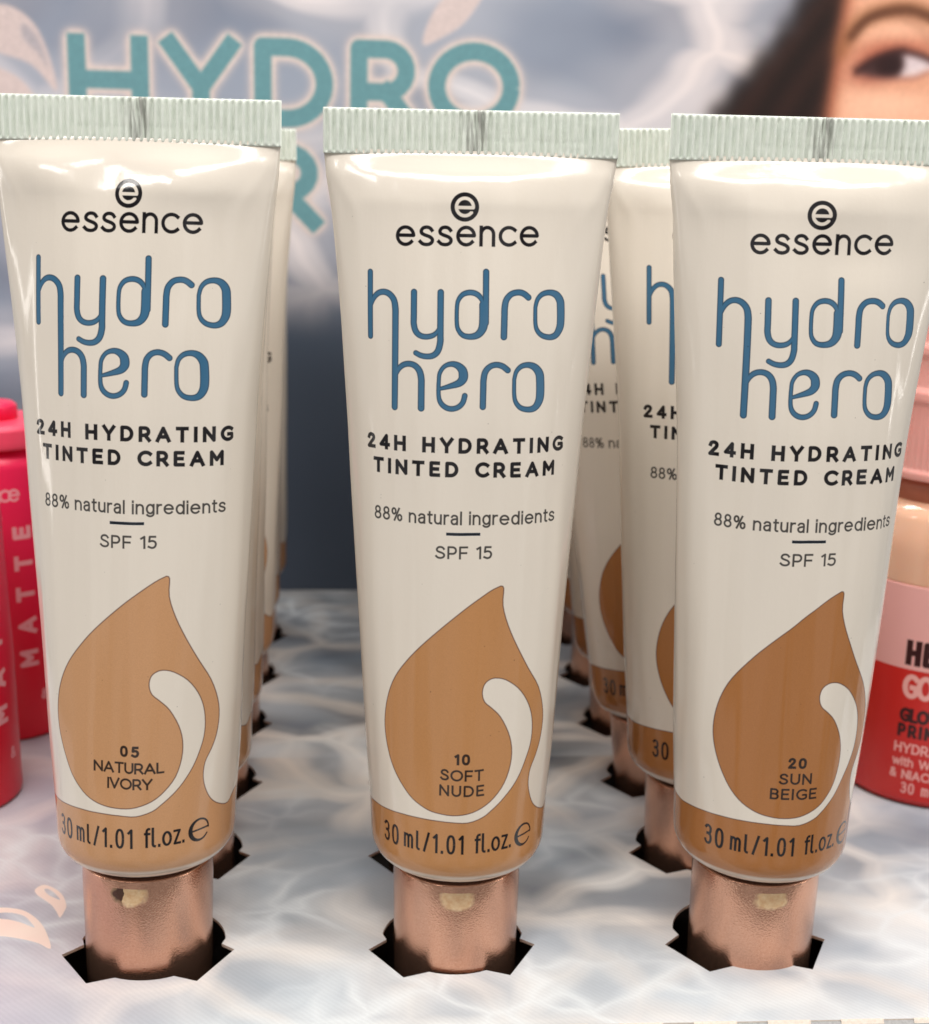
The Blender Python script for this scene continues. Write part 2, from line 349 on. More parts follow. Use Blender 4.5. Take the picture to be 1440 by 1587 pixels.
# ------------------------------------------------------------------ materials
def new_mat(name):
    m = bpy.data.materials.new(name); m.use_nodes = True
    nt = m.node_tree; b = nt.nodes['Principled BSDF']
    return m, nt, b
def N(nt, kind, **kw):
    n = nt.nodes.new(kind)
    for k, v in kw.items():
        if k == 'ins':
            for a, c in v.items(): n.inputs[a].default_value = c
        else: setattr(n, k, v)
    return n
def mix(nt, fac, a, b, blend='MIX'):
    n = nt.nodes.new('ShaderNodeMix'); n.data_type = 'RGBA'; n.blend_type = blend
    for sock, v in ((n.inputs[0], fac), (n.inputs[6], a), (n.inputs[7], b)):
        if hasattr(v, 'is_output'): nt.links.new(v, sock)
        elif isinstance(v, (int, float)): sock.default_value = v
        else: sock.default_value = tuple(v) + (1,)
    return n.outputs[2]
def mathn(nt, op, a, b=None, clamp=False):
    n = nt.nodes.new('ShaderNodeMath'); n.operation = op; n.use_clamp = clamp
    for i, v in enumerate((a, b)):
        if v is None: continue
        if hasattr(v, 'is_output'): nt.links.new(v, n.inputs[i])
        else: n.inputs[i].default_value = v
    return n.outputs[0]
def ramp(nt, fac, stops, interp='LINEAR'):
    n = nt.nodes.new('ShaderNodeValToRGB'); n.color_ramp.interpolation = interp
    e = n.color_ramp.elements
    while len(e) < len(stops): e.new(.5)
    for el, (p, c) in zip(e, stops):
        el.position = p; el.color = tuple(c) + (1,) if len(c) == 3 else c
    nt.links.new(fac, n.inputs[0]); return n.outputs[0]
def srgb(r, g, b):
    f = lambda c: (c/255/12.92) if c/255 <= .04045 else ((c/255+.055)/1.055)**2.4
    return (f(r), f(g), f(b))
def bump(nt, b, h, strength, dist):
    n = N(nt, 'ShaderNodeBump', ins={'Strength': strength, 'Distance': dist})
    nt.links.new(h, n.inputs['Height']); nt.links.new(n.outputs[0], b.inputs['Normal'])
def coords(nt, scale=(1, 1, 1), kind='Object'):
    t = N(nt, 'ShaderNodeTexCoord'); m = N(nt, 'ShaderNodeMapping')
    m.inputs['Scale'].default_value = scale
    nt.links.new(t.outputs[kind], m.inputs[0]); return m.outputs[0]
def noise(nt, vec, scale, detail=2, rough=.5, out=0):
    n = N(nt, 'ShaderNodeTexNoise', ins={'Scale': scale, 'Detail': detail, 'Roughness': rough})
    nt.links.new(vec, n.inputs['Vector']); return n.outputs[out]

CREAM = srgb(226, 217, 204)
def tube_mat(name, img, tan):
    m, nt, b = new_mat(name)
    ti = N(nt, 'ShaderNodeTexImage', image=img, interpolation='Cubic', extension='EXTEND')
    uv = N(nt, 'ShaderNodeUVMap', uv_map='UVMap'); nt.links.new(uv.outputs[0], ti.inputs[0])
    sp = N(nt, 'ShaderNodeSeparateColor'); nt.links.new(ti.outputs[0], sp.inputs[0])
    co = coords(nt)
    big = noise(nt, co, 60, 3)
    cream = mix(nt, big, CREAM, tuple(c*.955 for c in CREAM))
    fine = noise(nt, co, 5200, 2)
    tanc = mix(nt, fine, tuple(c*.90 for c in tan), tuple(c*1.10 for c in tan))
    # the rounded shoulder is unprinted, milky plastic
    sz = N(nt, 'ShaderNodeSeparateXYZ'); tc = N(nt, 'ShaderNodeTexCoord'); nt.links.new(tc.outputs['Object'], sz.inputs[0])
    mr = N(nt, 'ShaderNodeMapRange', ins={'From Min': .0181, 'From Max': .0186, 'To Min': .28, 'To Max': 1.0}); nt.links.new(sz.outputs['Z'], mr.inputs[0])
    tf = mathn(nt, 'MULTIPLY', sp.outputs[0], mr.outputs[0])
    c = mix(nt, tf, cream, tanc)
    c = mix(nt, sp.outputs[1], c, srgb(58, 104, 136))
    c = mix(nt, ti.outputs[1], c, (.075, .018, .012))
    c = mix(nt, sp.outputs[2], c, (.006, .005, .007))
    nt.links.new(c, b.inputs['Base Color'])
    b.inputs['Roughness'].default_value = .15
    b.inputs['IOR'].default_value = 1.48
    b.inputs['Coat Weight'].default_value = .2; b.inputs['Coat Roughness'].default_value = .04
    b.inputs['Subsurface Weight'].default_value = .0
    # fine orange-peel plus faint longitudinal draw lines
    v2 = coords(nt, (1, 1, .03)); lines = noise(nt, v2, 900, 3)
    peel = noise(nt, co, 1500, 2)
    h = mathn(nt, 'ADD', mathn(nt, 'MULTIPLY', lines, .7), mathn(nt, 'MULTIPLY', peel, .35))
    h = mathn(nt, 'SUBTRACT', h, mathn(nt, 'MULTIPLY', sp.outputs[1], .5))
    sm_ = noise(nt, coords(nt, (1, 1, .5)), 160, 4, .65)
    nt.links.new(ramp(nt, sm_, [(.35, (.10,)*3), (.7, (.22,)*3)]), b.inputs['Roughness'])
    bump(nt, b, h, .45, .00007)
    return m
TAN = {'05': srgb(194, 146, 104), '10': srgb(184, 132, 84), '20': srgb(166, 110, 62)}
MAT_BODY = {k: tube_mat('tube_print_' + n, IMG[k], TAN[k]) for k, n in (('05', 'natural_ivory'), ('10', 'soft_nude'), ('20', 'sun_beige'))}

m, nt, b = new_mat('mint_plastic'); MAT_CRIMP = m
co = coords(nt); n1 = noise(nt, co, 700, 4)
sx = N(nt, 'ShaderNodeSeparateXYZ'); nt.links.new(N(nt, 'ShaderNodeTexCoord').outputs['Object'], sx.inputs[0])
# grey-brown weld scorch near the middle, streaked along the ribs, and a lighter worn top edge
dx_ = mathn(nt, 'DIVIDE', mathn(nt, 'SUBTRACT', sx.outputs['X'], .0006), .0017)
sc1 = mathn(nt, 'EXPONENT', mathn(nt, 'MULTIPLY', mathn(nt, 'MULTIPLY', dx_, dx_), -1.0))
sc2 = ramp(nt, noise(nt, coords(nt, (1, 1, .12)), 1500, 2), [(.42, (0,)*3), (.62, (1,)*3)])
mc = mix(nt, n1, srgb(214, 223, 212), srgb(231, 236, 226))
mc = mix(nt, mathn(nt, 'MULTIPLY', mathn(nt, 'MULTIPLY', sc1, sc2), .75), mc, srgb(112, 108, 104))
nt.links.new(mc, b.inputs['Base Color'])
b.inputs['Roughness'].default_value = .3; b.inputs['Subsurface Weight'].default_value = .15
b.inputs['Subsurface Radius'].default_value = (.001, .001, .001); b.inputs['Subsurface Scale'].default_value = 1.0
bump(nt, b, noise(nt, co, 900, 2), .2, .00010)

m, nt, b = new_mat('rose_gold_metal'); MAT_CAP = m
co = coords(nt, (1, 1, .12)); st = noise(nt, co, 1300, 4, .6); c2 = coords(nt); sp2 = noise(nt, c2, 3800, 2)
sx = N(nt, 'ShaderNodeSeparateXYZ'); nt.links.new(N(nt, 'ShaderNodeTexCoord').outputs['Object'], sx.inputs[0])
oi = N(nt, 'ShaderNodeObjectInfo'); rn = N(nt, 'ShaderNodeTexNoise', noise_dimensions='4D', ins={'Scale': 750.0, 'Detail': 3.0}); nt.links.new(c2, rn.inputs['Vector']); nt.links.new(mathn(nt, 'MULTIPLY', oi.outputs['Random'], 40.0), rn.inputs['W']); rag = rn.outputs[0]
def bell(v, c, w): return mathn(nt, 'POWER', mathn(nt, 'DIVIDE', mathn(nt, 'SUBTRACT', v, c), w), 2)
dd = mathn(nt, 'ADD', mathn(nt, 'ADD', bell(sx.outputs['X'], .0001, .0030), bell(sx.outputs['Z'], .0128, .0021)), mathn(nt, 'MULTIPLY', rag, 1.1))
patch = mathn(nt, 'MULTIPLY', ramp(nt, mathn(nt, 'MULTIPLY', dd, .5), [(.55, (.95,)*3), (.78, (0,)*3)]), mathn(nt, 'LESS_THAN', sx.outputs['Y'], 0.0))  # gold patch under the rim: a reflection painted into the cap colour
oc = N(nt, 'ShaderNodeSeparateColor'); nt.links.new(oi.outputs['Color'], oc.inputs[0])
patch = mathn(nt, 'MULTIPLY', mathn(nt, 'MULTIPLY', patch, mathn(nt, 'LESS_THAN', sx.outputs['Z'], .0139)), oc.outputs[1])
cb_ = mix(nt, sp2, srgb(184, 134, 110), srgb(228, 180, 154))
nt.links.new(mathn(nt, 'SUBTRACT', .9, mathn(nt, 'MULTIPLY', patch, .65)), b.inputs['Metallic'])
dkp = mathn(nt, 'MULTIPLY', mathn(nt, 'LESS_THAN', mathn(nt, 'ADD', mathn(nt, 'MULTIPLY', sx.outputs['X'], 900.0), mathn(nt, 'MULTIPLY', rag, 1.5)), .1), oc.outputs[0])  # dark part of the painted reflection, front left cap only
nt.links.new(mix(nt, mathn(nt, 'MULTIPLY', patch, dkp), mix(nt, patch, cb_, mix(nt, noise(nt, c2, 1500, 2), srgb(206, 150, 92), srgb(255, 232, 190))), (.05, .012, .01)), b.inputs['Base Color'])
nt.links.new(ramp(nt, sp2, [(0.3, (.11,)*3), (.7, (.24,)*3)]), b.inputs['Roughness'])
wob = noise(nt, coords(nt, (1, 1, .25)), 240, 2)
bump(nt, b, mathn(nt, 'ADD', mathn(nt, 'MULTIPLY', sp2, 1.5), mathn(nt, 'ADD', mathn(nt, 'MULTIPLY', st, .25), mathn(nt, 'MULTIPLY', wob, 2.0))), .3, .00012)

m, nt, b = new_mat('dark_neck_plastic'); MAT_NECK = m
nt.links.new(mix(nt, noise(nt, coords(nt), 400), (.05, .03, .025), (.09, .05, .04)), b.inputs['Base Color']); b.inputs['Roughness'].default_value = .4

m, nt, b = new_mat('tray_hole_shade'); MAT_DARK = m
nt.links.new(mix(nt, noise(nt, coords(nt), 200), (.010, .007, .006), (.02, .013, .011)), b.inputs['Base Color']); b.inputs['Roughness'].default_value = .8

def water(nt, co, scale, seed, lo, midc, hi, warm):
    """printed sunlit water: soft blotches and a net of bright wandering lines"""
    mp = N(nt, 'ShaderNodeMapping'); mp.inputs['Location'].default_value = seed
    nt.links.new(co, mp.inputs[0]); v = mp.outputs[0]
    w = N(nt, 'ShaderNodeTexNoise', ins={'Scale': scale*.8, 'Detail': 2.0}); nt.links.new(v, w.inputs['Vector'])
    va = N(nt, 'ShaderNodeVectorMath', operation='SCALE'); nt.links.new(w.outputs[1], va.inputs[0]); va.inputs['Scale'].default_value = .9/scale
    vb = N(nt, 'ShaderNodeVectorMath', operation='ADD'); nt.links.new(v, vb.inputs[0]); nt.links.new(va.outputs[0], vb.inputs[1])
    vo = N(nt, 'ShaderNodeTexVoronoi', feature='DISTANCE_TO_EDGE', ins={'Scale': scale}); nt.links.new(vb.outputs[0], vo.inputs['Vector'])
    net = ramp(nt, vo.outputs[0], [(0, (1,)*3), (.05, (.8,)*3), (.15, (.25,)*3), (.4, (0,)*3)], 'EASE')
    bl = ramp(nt, noise(nt, vb.outputs[0], scale*.75, 2, .5), [(.30, (0,)*3), (.66, (1,)*3)], 'EASE')
    br = ramp(nt, noise(nt, v, scale*.45, 2), [(.34, (.08,)*3), (.5, (1,)*3)])
    c = mix(nt, bl, lo, midc)
    c = mix(nt, mathn(nt, 'MULTIPLY', net, br), c, mix(nt, noise(nt, v, scale*.7, 1), hi, warm))
    return c

# card top: world-space millimetres drive the print
m, nt, b = new_mat('printed_card'); MAT_CARD = m
co = coords(nt, (.8, 1.0, 1))
wa = water(nt, co, 38, (3.1, .7, 0), srgb(70, 82, 98), srgb(164, 174, 186), srgb(252, 248, 244), srgb(248, 228, 212))
wb = water(nt, co, 46, (1.7, 2.2, 0), srgb(150, 160, 174), srgb(214, 220, 227), srgb(246, 244, 242), srgb(240, 226, 218))
sx = N(nt, 'ShaderNodeSeparateXYZ'); tc = N(nt, 'ShaderNodeTexCoord'); nt.links.new(tc.outputs['Object'], sx.inputs[0])
def mrange(nt, v, a, b_, c=0., d=1.):
    n = N(nt, 'ShaderNodeMapRange', interpolation_type='SMOOTHSTEP', ins={'From Min': a, 'From Max': b_, 'To Min': c, 'To Max': d}); nt.links.new(v, n.inputs[0]); return n.outputs[0]
# a bright band across the card, sharp on its front side
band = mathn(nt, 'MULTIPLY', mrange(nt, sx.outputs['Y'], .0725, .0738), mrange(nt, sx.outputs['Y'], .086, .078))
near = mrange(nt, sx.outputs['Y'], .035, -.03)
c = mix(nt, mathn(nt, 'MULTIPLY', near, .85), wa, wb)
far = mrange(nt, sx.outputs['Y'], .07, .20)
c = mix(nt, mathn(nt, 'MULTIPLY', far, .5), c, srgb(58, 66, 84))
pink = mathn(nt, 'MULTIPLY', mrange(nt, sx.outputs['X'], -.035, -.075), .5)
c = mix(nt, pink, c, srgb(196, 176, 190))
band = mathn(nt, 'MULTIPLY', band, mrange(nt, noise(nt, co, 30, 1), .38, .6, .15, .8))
n2 = N(nt, 'ShaderNodeTexVoronoi', feature='DISTANCE_TO_EDGE', ins={'Scale': 85.0}); wn = N(nt, 'ShaderNodeTexNoise', ins={'Scale': 60.0, 'Detail': 2.0}); nt.links.new(co, wn.inputs['Vector'])
wv1 = N(nt, 'ShaderNodeVectorMath', operation='SCALE'); nt.links.new(wn.outputs[1], wv1.inputs[0]); wv1.inputs['Scale'].default_value = .018
wv2 = N(nt, 'ShaderNodeVectorMath', operation='ADD'); nt.links.new(co, wv2.inputs[0]); nt.links.new(wv1.outputs[0], wv2.inputs[1]); nt.links.new(wv2.outputs[0], n2.inputs['Vector'])
l2 = mathn(nt, 'MULTIPLY', ramp(nt, n2.outputs[0], [(0, (.75,)*3), (.12, (.35,)*3), (.4, (0,)*3)]), ramp(nt, noise(nt, co, 22, 2), [(.42, (0,)*3), (.6, (1,)*3)]))
c = mix(nt, l2, c, srgb(244, 244, 244))
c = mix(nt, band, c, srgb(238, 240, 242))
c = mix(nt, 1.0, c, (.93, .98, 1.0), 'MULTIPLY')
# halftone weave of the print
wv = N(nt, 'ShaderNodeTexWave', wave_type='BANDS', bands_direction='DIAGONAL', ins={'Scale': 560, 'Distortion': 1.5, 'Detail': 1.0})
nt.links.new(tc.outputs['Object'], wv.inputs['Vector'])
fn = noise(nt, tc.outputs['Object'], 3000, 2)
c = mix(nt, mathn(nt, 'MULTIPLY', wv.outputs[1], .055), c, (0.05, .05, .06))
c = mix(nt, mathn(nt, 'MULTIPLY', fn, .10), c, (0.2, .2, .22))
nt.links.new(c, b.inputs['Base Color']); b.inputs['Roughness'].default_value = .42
b.inputs['Specular IOR Level'].default_value = .35
bump(nt, b, mathn(nt, 'ADD', mathn(nt, 'MULTIPLY', wv.outputs[1], .5), fn), .18, .00006)

m, nt, b = new_mat('card_fold_grey'); MAT_FOLD = m
fo = noise(nt, coords(nt), 2600, 3)
nt.links.new(mix(nt, fo, srgb(140, 140, 142), srgb(196, 194, 192)), b.inputs['Base Color']); b.inputs['Roughness'].default_value = .7
m, nt, b = new_mat('raw_card_edge'); MAT_RAW = m
nt.links.new(mix(nt, noise(nt, coords(nt), 1800, 3), srgb(214, 196, 178), srgb(246, 238, 228)), b.inputs['Base Color']); b.inputs['Roughness'].default_value = .8

# ------------------------------------------------------------------ layout of the shelf
SX, PY = 49.04, 31.68
ROWS = 6
holes = [(c*SX, r*PY) for c in (-1, 0, 1) for r in range(ROWS)]
def polar(r, a): a = math.radians(a); return (r*math.cos(a), r*math.sin(a))
HOLE = [polar(10.75, a) for a in np.linspace(246, 296, 9)] + [polar(14.0, 307), polar(13.6, 350), polar(11.2, 357)] \
     + [polar(11.7, a) for a in np.linspace(5, 172, 26)] + [polar(11.0, 181), polar(14.3, 192.5), polar(14.1, 233)]

def curve_sheet(name, loops, z, th, mats, parent=None):
    cu = bpy.data.curves.new(name, 'CURVE'); cu.dimensions = '2D'; cu.fill_mode = 'BOTH'; cu.extrude = th/2*MM
    for lp in loops:
        sp = cu.splines.new('POLY'); sp.points.add(len(lp)-1); sp.use_cyclic_u = True
        for p, q in zip(sp.points, lp): p.co = (q[0]*MM, q[1]*MM, 0, 1)
    t = bpy.data.objects.new(name, cu); COL.objects.link(t)
    dg = bpy.context.evaluated_depsgraph_get()
    me = bpy.data.meshes.new_from_object(t.evaluated_get(dg))
    bpy.data.objects.remove(t); bpy.data.curves.remove(cu)
    me.name = name
    for m in mats: me.materials.append(m)
    if len(mats) > 1:
        for p in me.polygons: p.material_index = 0 if p.normal.z > .5 else 1
    o = bpy.data.objects.new(name, me); COL.objects.link(o); o.location.z = z*MM
    if parent: o.parent = parent
    return o
shelf = bpy.data.objects.new('shelf', None); COL.objects.link(shelf); shelf['kind'] = 'structure'
FR = lambda x: -24.4 - (x-15)*.006           # front fold line, slightly skewed
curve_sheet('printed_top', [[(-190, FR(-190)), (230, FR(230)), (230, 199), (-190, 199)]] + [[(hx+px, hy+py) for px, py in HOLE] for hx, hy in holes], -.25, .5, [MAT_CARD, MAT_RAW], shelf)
# tray walls and floor under the card, coloured near-black for shade in the holes
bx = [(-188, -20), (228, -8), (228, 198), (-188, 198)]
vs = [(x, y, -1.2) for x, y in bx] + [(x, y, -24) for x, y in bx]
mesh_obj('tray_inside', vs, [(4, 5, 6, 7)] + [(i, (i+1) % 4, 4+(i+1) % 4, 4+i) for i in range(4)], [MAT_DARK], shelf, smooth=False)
# front lip below the fold with its perforation cuts
vs = [(-190, FR(-190)-.05, -.2), (230, FR(230)-.05, -.2), (230, FR(230)-5, -3.2), (-190, FR(-190)-5, -3.2), (230, FR(230)-6, -30), (-190, FR(-190)-6, -30)]
mesh_obj('front_lip', vs, [(0, 1, 2, 3)[::-1], (3, 2, 4, 5)[::-1]], [MAT_FOLD], shelf, smooth=False)
x = -180.0; k = 0; slit = None
while x < 220:
    L = 6.6
    y0 = FR(x)-.05; y1 = FR(x+L)-.05
    if slit is None:
        slit = mesh_obj('fold_tab', [(0, -.17, -.06), (L, -.17-.006*L, -.06), (L, .1-.006*L, .02), (0, .1, .02), (0, -.5, -.5), (L, -.5-.006*L, -.5)], [(0, 1, 2, 3), (4, 5, 1, 0)], [MAT_RAW], shelf, smooth=False); o = slit
    else:
        o = slit.copy(); COL.objects.link(o); o.parent = shelf
    o.location = (x*MM, y0*MM, 0.00005)
    x += 11.3

# printed drops on the card
m, nt, b = new_mat('printed_drop_cream'); MAT_DROP = m
nt.links.new(mix(nt, noise(nt, coords(nt), 90, 2), srgb(240, 208, 196), srgb(250, 236, 222)), b.inputs['Base Color']); b.inputs['Roughness'].default_value = .42
D1 = [(-72.0, 17.5), (-71.6, 18.8), (-70.6, 19.3), (-68.6, 17.9), (-66.8, 15.6), (-65.5, 12.3), (-65.4, 10.4), (-65.7, 8.3), (-66.7, 10.2), (-68.0, 12.4), (-69.5, 14.1), (-71.2, 15.9)]
D1i = [(-70.4, 17.7), (-69.8, 17.9), (-68.4, 16.5), (-66.9, 14.1), (-68.3, 15.0), (-69.5, 16.1)]
D2 = [(-79.7, 8.1), (-78.4, 11.2), (-76.5, 11.8), (-74.2, 11.5), (-71.8, 10.4), (-69.0, 7.4), (-66.9, 3.7), (-65.1, -1.2), (-67.4, 0.4), (-69.7, 1.5), (-72.0, 2.3), (-74.1, 2.8), (-76.2, 2.6), (-77.9, 3.5)]
D2i = [(-77.4, 9.1), (-76.0, 10.1), (-73.9, 10.0), (-71.7, 8.9), (-70.1, 6.8), (-69.2, 5.2), (-71.5, 6.7), (-73.8, 7.8), (-75.5, 8.2)]
for A, B in ((D1, D1i), (D2, D2i)):
    curve_sheet('printed_drop', [catmull(A, 4, True), catmull(B, 4, True)], .02, .03, [MAT_DROP], shelf)

# ------------------------------------------------------------------ backdrop with its print
BX0, BX1, BZ0, BZ1, BP = -200.0, 240.0, 0.0, 215.0, 4.0
def bcv(): return Canvas(BX0, BX1, BZ0, BZ1, BP)
let = bcv()
def big(ch, x0, x1, y, H=24.2, w=4.9):
    adv = G[ch][0]; xs = ((x1-x0)-w)/max(adv*(H-w), 1e-3)
    text(let, ch, x0, x1, y, H, w, xs=xs)
for ch, a, b_ in (('H', -98.2, -76), ('Y', -72.3, -51), ('D', -46.8, -24.6), ('R', -19.8, -1.0), ('O', 2.3, 28.6)): big(ch, a, b_, 136.6 + (a+98)*.012)
for ch, a, b_ in (('H', -97.5, -77), ('E', -71, -55), ('R', -49.5, -28.3), ('O', -24.5, 0.5)): big(ch, a, b_, 108.8)
hal = np.clip(blur(let.a, 5.0)*3.4, 0, 1)
drp = bcv()
for poly in ([(-122, 166), (-114, 167.5), (-107, 163), (-103, 154), (-101.5, 145), (-108, 152), (-117, 155), (-124, 158)], [(-124, 152), (-117, 151), (-110, 147), (-106, 139), (-112, 137), (-124, 136)],
             [(.5, 161), (3.5, 170), (9, 175.5), (18, 177), (13, 168), (7, 163.5)]):
    drp.fill(catmull(poly, 4, True))
drp2 = bcv(); drp2.fill(catmull([(-110, 163), (-106, 159), (-103.5, 151), (-106, 155), (-110, 159)], 4, True), .7)
dr = blur(drp.a, 1.5); dr2 = blur(drp2.a, 2.0)
XX, ZZ = np.meshgrid(BX0 + (np.arange(let.w)+.5)/BP, BZ0 + (np.arange(let.h)+.5)/BP)
sig = lambda v, s: 1/(1+np.exp(-np.clip(v/s, -30, 30)))
col = np.zeros((let.h, let.w, 3), np.float32); al = np.zeros((let.h, let.w), np.float32)
def lay(c, a):
    global col, al
    a = np.clip(a, 0, 1); c = np.array(c)/255.0
    na = a + al*(1-a); k = (a/np.maximum(na, 1e-5))[..., None]
    col = col*(1-k) + (c*k if c.ndim > 1 else c[None, None, :]*k); al = na
lay((222, 204, 196), hal*.9)
lay((214, 196, 192), dr*.95); lay((150, 150, 162), dr2*.8)
lay((104, 150, 157), blur(let.a, .7))
# woman's portrait at the upper right: hair, skin, brow, eye
hx = np.interp(ZZ, [60, 110, 146, 158, 168, 177, 215], [62, 70, 84, 94, 102, 106.5, 122])
strand = .7*np.sin(ZZ*.35 + XX*.6)
fx = np.interp(ZZ, [60, 120, 145, 160, 177, 215], [112, 115, 118.5, 119.6, 120.8, 124])
hairc = np.stack([q_ + k_*np.sin((XX - .65*ZZ)*.55 + np.sin(ZZ*.05)*2) for q_, k_ in ((40, 7), (23, 4), (19, 3))], -1)
head = sig(XX - hx + strand*.5, 1.6)*sig(ZZ-62, 2)
lay(hairc, head)
skin = sig(XX - fx, .9)*sig(ZZ-62, 2)
g = lambda cx, cz, sx_, sz_, rot=0: np.exp(-.5*((((XX-cx)*math.cos(rot)+(ZZ-cz)*math.sin(rot))/sx_)**2 + ((-(XX-cx)*math.sin(rot)+(ZZ-cz)*math.cos(rot))/sz_)**2))
sk = np.ones((let.h, let.w, 3))*np.array([240, 178, 146])
sk = sk + (np.array([253, 198, 166])-sk)*np.clip(g(136, 150, 12, 5) + .8*g(138, 168, 9, 2.6, .05), 0, 1)[..., None]
sk = sk + (np.array([196, 122, 92])-sk)*np.clip(1.2*np.exp(-((XX-fx)/3.2)**2) + .55*g(139, 163.5, 9, 2.6) + .35*g(142, 154.5, 9, 2.2), 0, 1)[..., None]
lay(sk, skin)
def soft_stroke(pts, w, bl, c, a):
    q = bcv(); q.stroke(catmull(pts, 6), w, 'round'); lay(c, blur(q.a, bl)*a)
soft_stroke([(121.8, 163), (124.5, 169), (128.5, 172.6), (135.5, 174.9), (141.5, 175.4), (147.5, 173.6), (156, 171), (162, 167)], 4.4, 5.0, (150, 98, 62), .75)
soft_stroke([(124.2, 167), (128.8, 172.2), (135.5, 174.6), (141.5, 174.9), (147.5, 173.2), (156, 170.6)], 2.6, 2.2, (84, 48, 32), .8)
for q_ in range(46):                                                    # brow hairs
    t_ = q_/45; x0_ = 124 + 34*t_; z0_ = 166.5 + 8*math.sin(math.pi*min(1, t_*1.15 + .12)) - 3*t_
    soft_ = bcv(); soft_.stroke([(x0_, z0_-1.0), (x0_+1.6, z0_+1.3)], .3, 'round'); lay((88, 50, 34), soft_.a*.45)
lay((176, 92, 70), np.clip(g(139.5, 163.2, 8, 2.6, .05)*1.0, 0, 1)*.7)   # lid crease
lay((150, 70, 52), np.clip(g(132, 159, 5.5, 3.0, .35)*1.1, 0, 1)*.8)      # smoky outer corner
# white of the eye between the lid lines, then iris, lids and lashes
ez_up = np.interp(XX, [127, 131, 135, 139.5, 144, 148, 156], [157.3, 160.4, 162.3, 163.4, 162.8, 161.4, 158]); ez_lo = np.interp(XX, [127, 133, 140, 144.5, 148, 156], [157.2, 156.3, 156.4, 156.9, 158.6, 159])
eye = sig(ez_up-ZZ, .35)*sig(ZZ-ez_lo, .35)*sig(XX-127.5, .4)
lay((232, 216, 218), eye*.95)
lay((214, 196, 200), eye*g(146, 162, 6, 1.5)*.8)
lay((46, 24, 24), eye*sig(4.3 - np.hypot(XX-136.4, ZZ-160.0), .35))
lay((66, 34, 28), eye*sig(134.5-XX, .8)*.8)
lay((40, 20, 22), eye*sig(137.8-XX, 1.0)*.55)
soft_stroke([(126.5, 157.2), (130.5, 160.4), (135, 162.5), (139.5, 163.6), (144, 163.0), (149, 161.4), (156, 158.2)], 1.5, 1.6, (52, 26, 26), .95)
soft_stroke([(129, 156.6), (134, 155.9), (140, 156.0), (144.5, 156.5), (149, 158.4)], .7, 1.6, (128, 62, 50), .75)
for q_ in range(16):
    t_ = q_/15; bx_ = 127 + 14*t_; bz_ = 157.8 + 5.4*math.sin(t_*1.45)
    lq = bcv(); lq.stroke([(bx_, bz_), (bx_-2.2+1.4*t_, bz_+1.4+1.1*t_)], [.5, .15], 'round'); lay((44, 22, 22), lq.a*.85)
fb = np.stack([blur(col[..., k_], 2.6) for k_ in range(3)], -1); fw = sig(XX-75, 4)[..., None]
col = col*(1-fw) + fb*fw
gr = np.random.default_rng(3).normal(0, 1, col.shape[:2]); gr = blur(gr, 1.0)
col = np.clip(col*(1 + .05*gr[..., None]), 0, 1)
im_bd = image('poster_print', [col[..., 0], col[..., 1], col[..., 2], al], color=True)
im_bd.alpha_mode = 'CHANNEL_PACKED'

m, nt, b = new_mat('printed_backdrop'); MAT_BACK = m
co = coords(nt, (1, 1, 1))
sx = N(nt, 'ShaderNodeSeparateXYZ'); tc = N(nt, 'ShaderNodeTexCoord'); nt.links.new(tc.outputs['Object'], sx.inputs[0])
cx = N(nt, 'ShaderNodeCombineXYZ'); nt.links.new(mathn(nt, 'MULTIPLY', sx.outputs['X'], .8), cx.inputs[0]); nt.links.new(mathn(nt, 'MULTIPLY', sx.outputs['Z'], 1.25), cx.inputs[1])
wl = water(nt, cx.outputs[0], 21, (.55, .31, 0), srgb(116, 124, 142), srgb(154, 162, 178), srgb(216, 218, 226), srgb(236, 220, 214))
hz = noise(nt, cx.outputs[0], 6, 1)
zz = mathn(nt, 'ADD', sx.outputs['Z'], mathn(nt, 'MULTIPLY', hz, .012))
dk = mix(nt, noise(nt, cx.outputs[0], 9, 2), srgb(66, 76, 92), srgb(86, 96, 110))
lft = mrange(nt, sx.outputs['X'], -.04, -.10)
up = mrange(nt, mathn(nt, 'ADD', zz, mathn(nt, 'MULTIPLY', lft, .03)), .080, .112)
c = mix(nt, up, dk, wl)
ti = N(nt, 'ShaderNodeTexImage', image=im_bd, interpolation='Linear', extension='CLIP')
uv = N(nt, 'ShaderNodeUVMap', uv_map='UVMap'); nt.links.new(uv.outputs[0], ti.inputs[0])
c = mix(nt, ti.outputs[1], c, ti.outputs[0])
nt.links.new(c, b.inputs['Base Color']); b.inputs['Roughness'].default_value = .55
b.inputs['Specular IOR Level'].default_value = .3
vs = [(BX0, 199.2, BZ0-1), (BX1, 199.2, BZ0-1), (BX1, 199.2, BZ1), (BX0, 199.2, BZ1), (BX0, 200.4, BZ0-1), (BX1, 200.4, BZ0-1), (BX1, 200.4, BZ1), (BX0, 200.4, BZ1)]
v0 = -1/(BZ1-BZ0)
uvq = [(0, v0), (1, v0), (1, 1), (0, 1)]
bd = mesh_obj('backdrop', vs, [(0, 1, 2, 3), (7, 6, 5, 4), (3, 2, 6, 7), (0, 3, 7, 4), (1, 5, 6, 2)], [MAT_BACK], smooth=False, uvs=uvq+uvq)
bd['kind'] = 'structure'

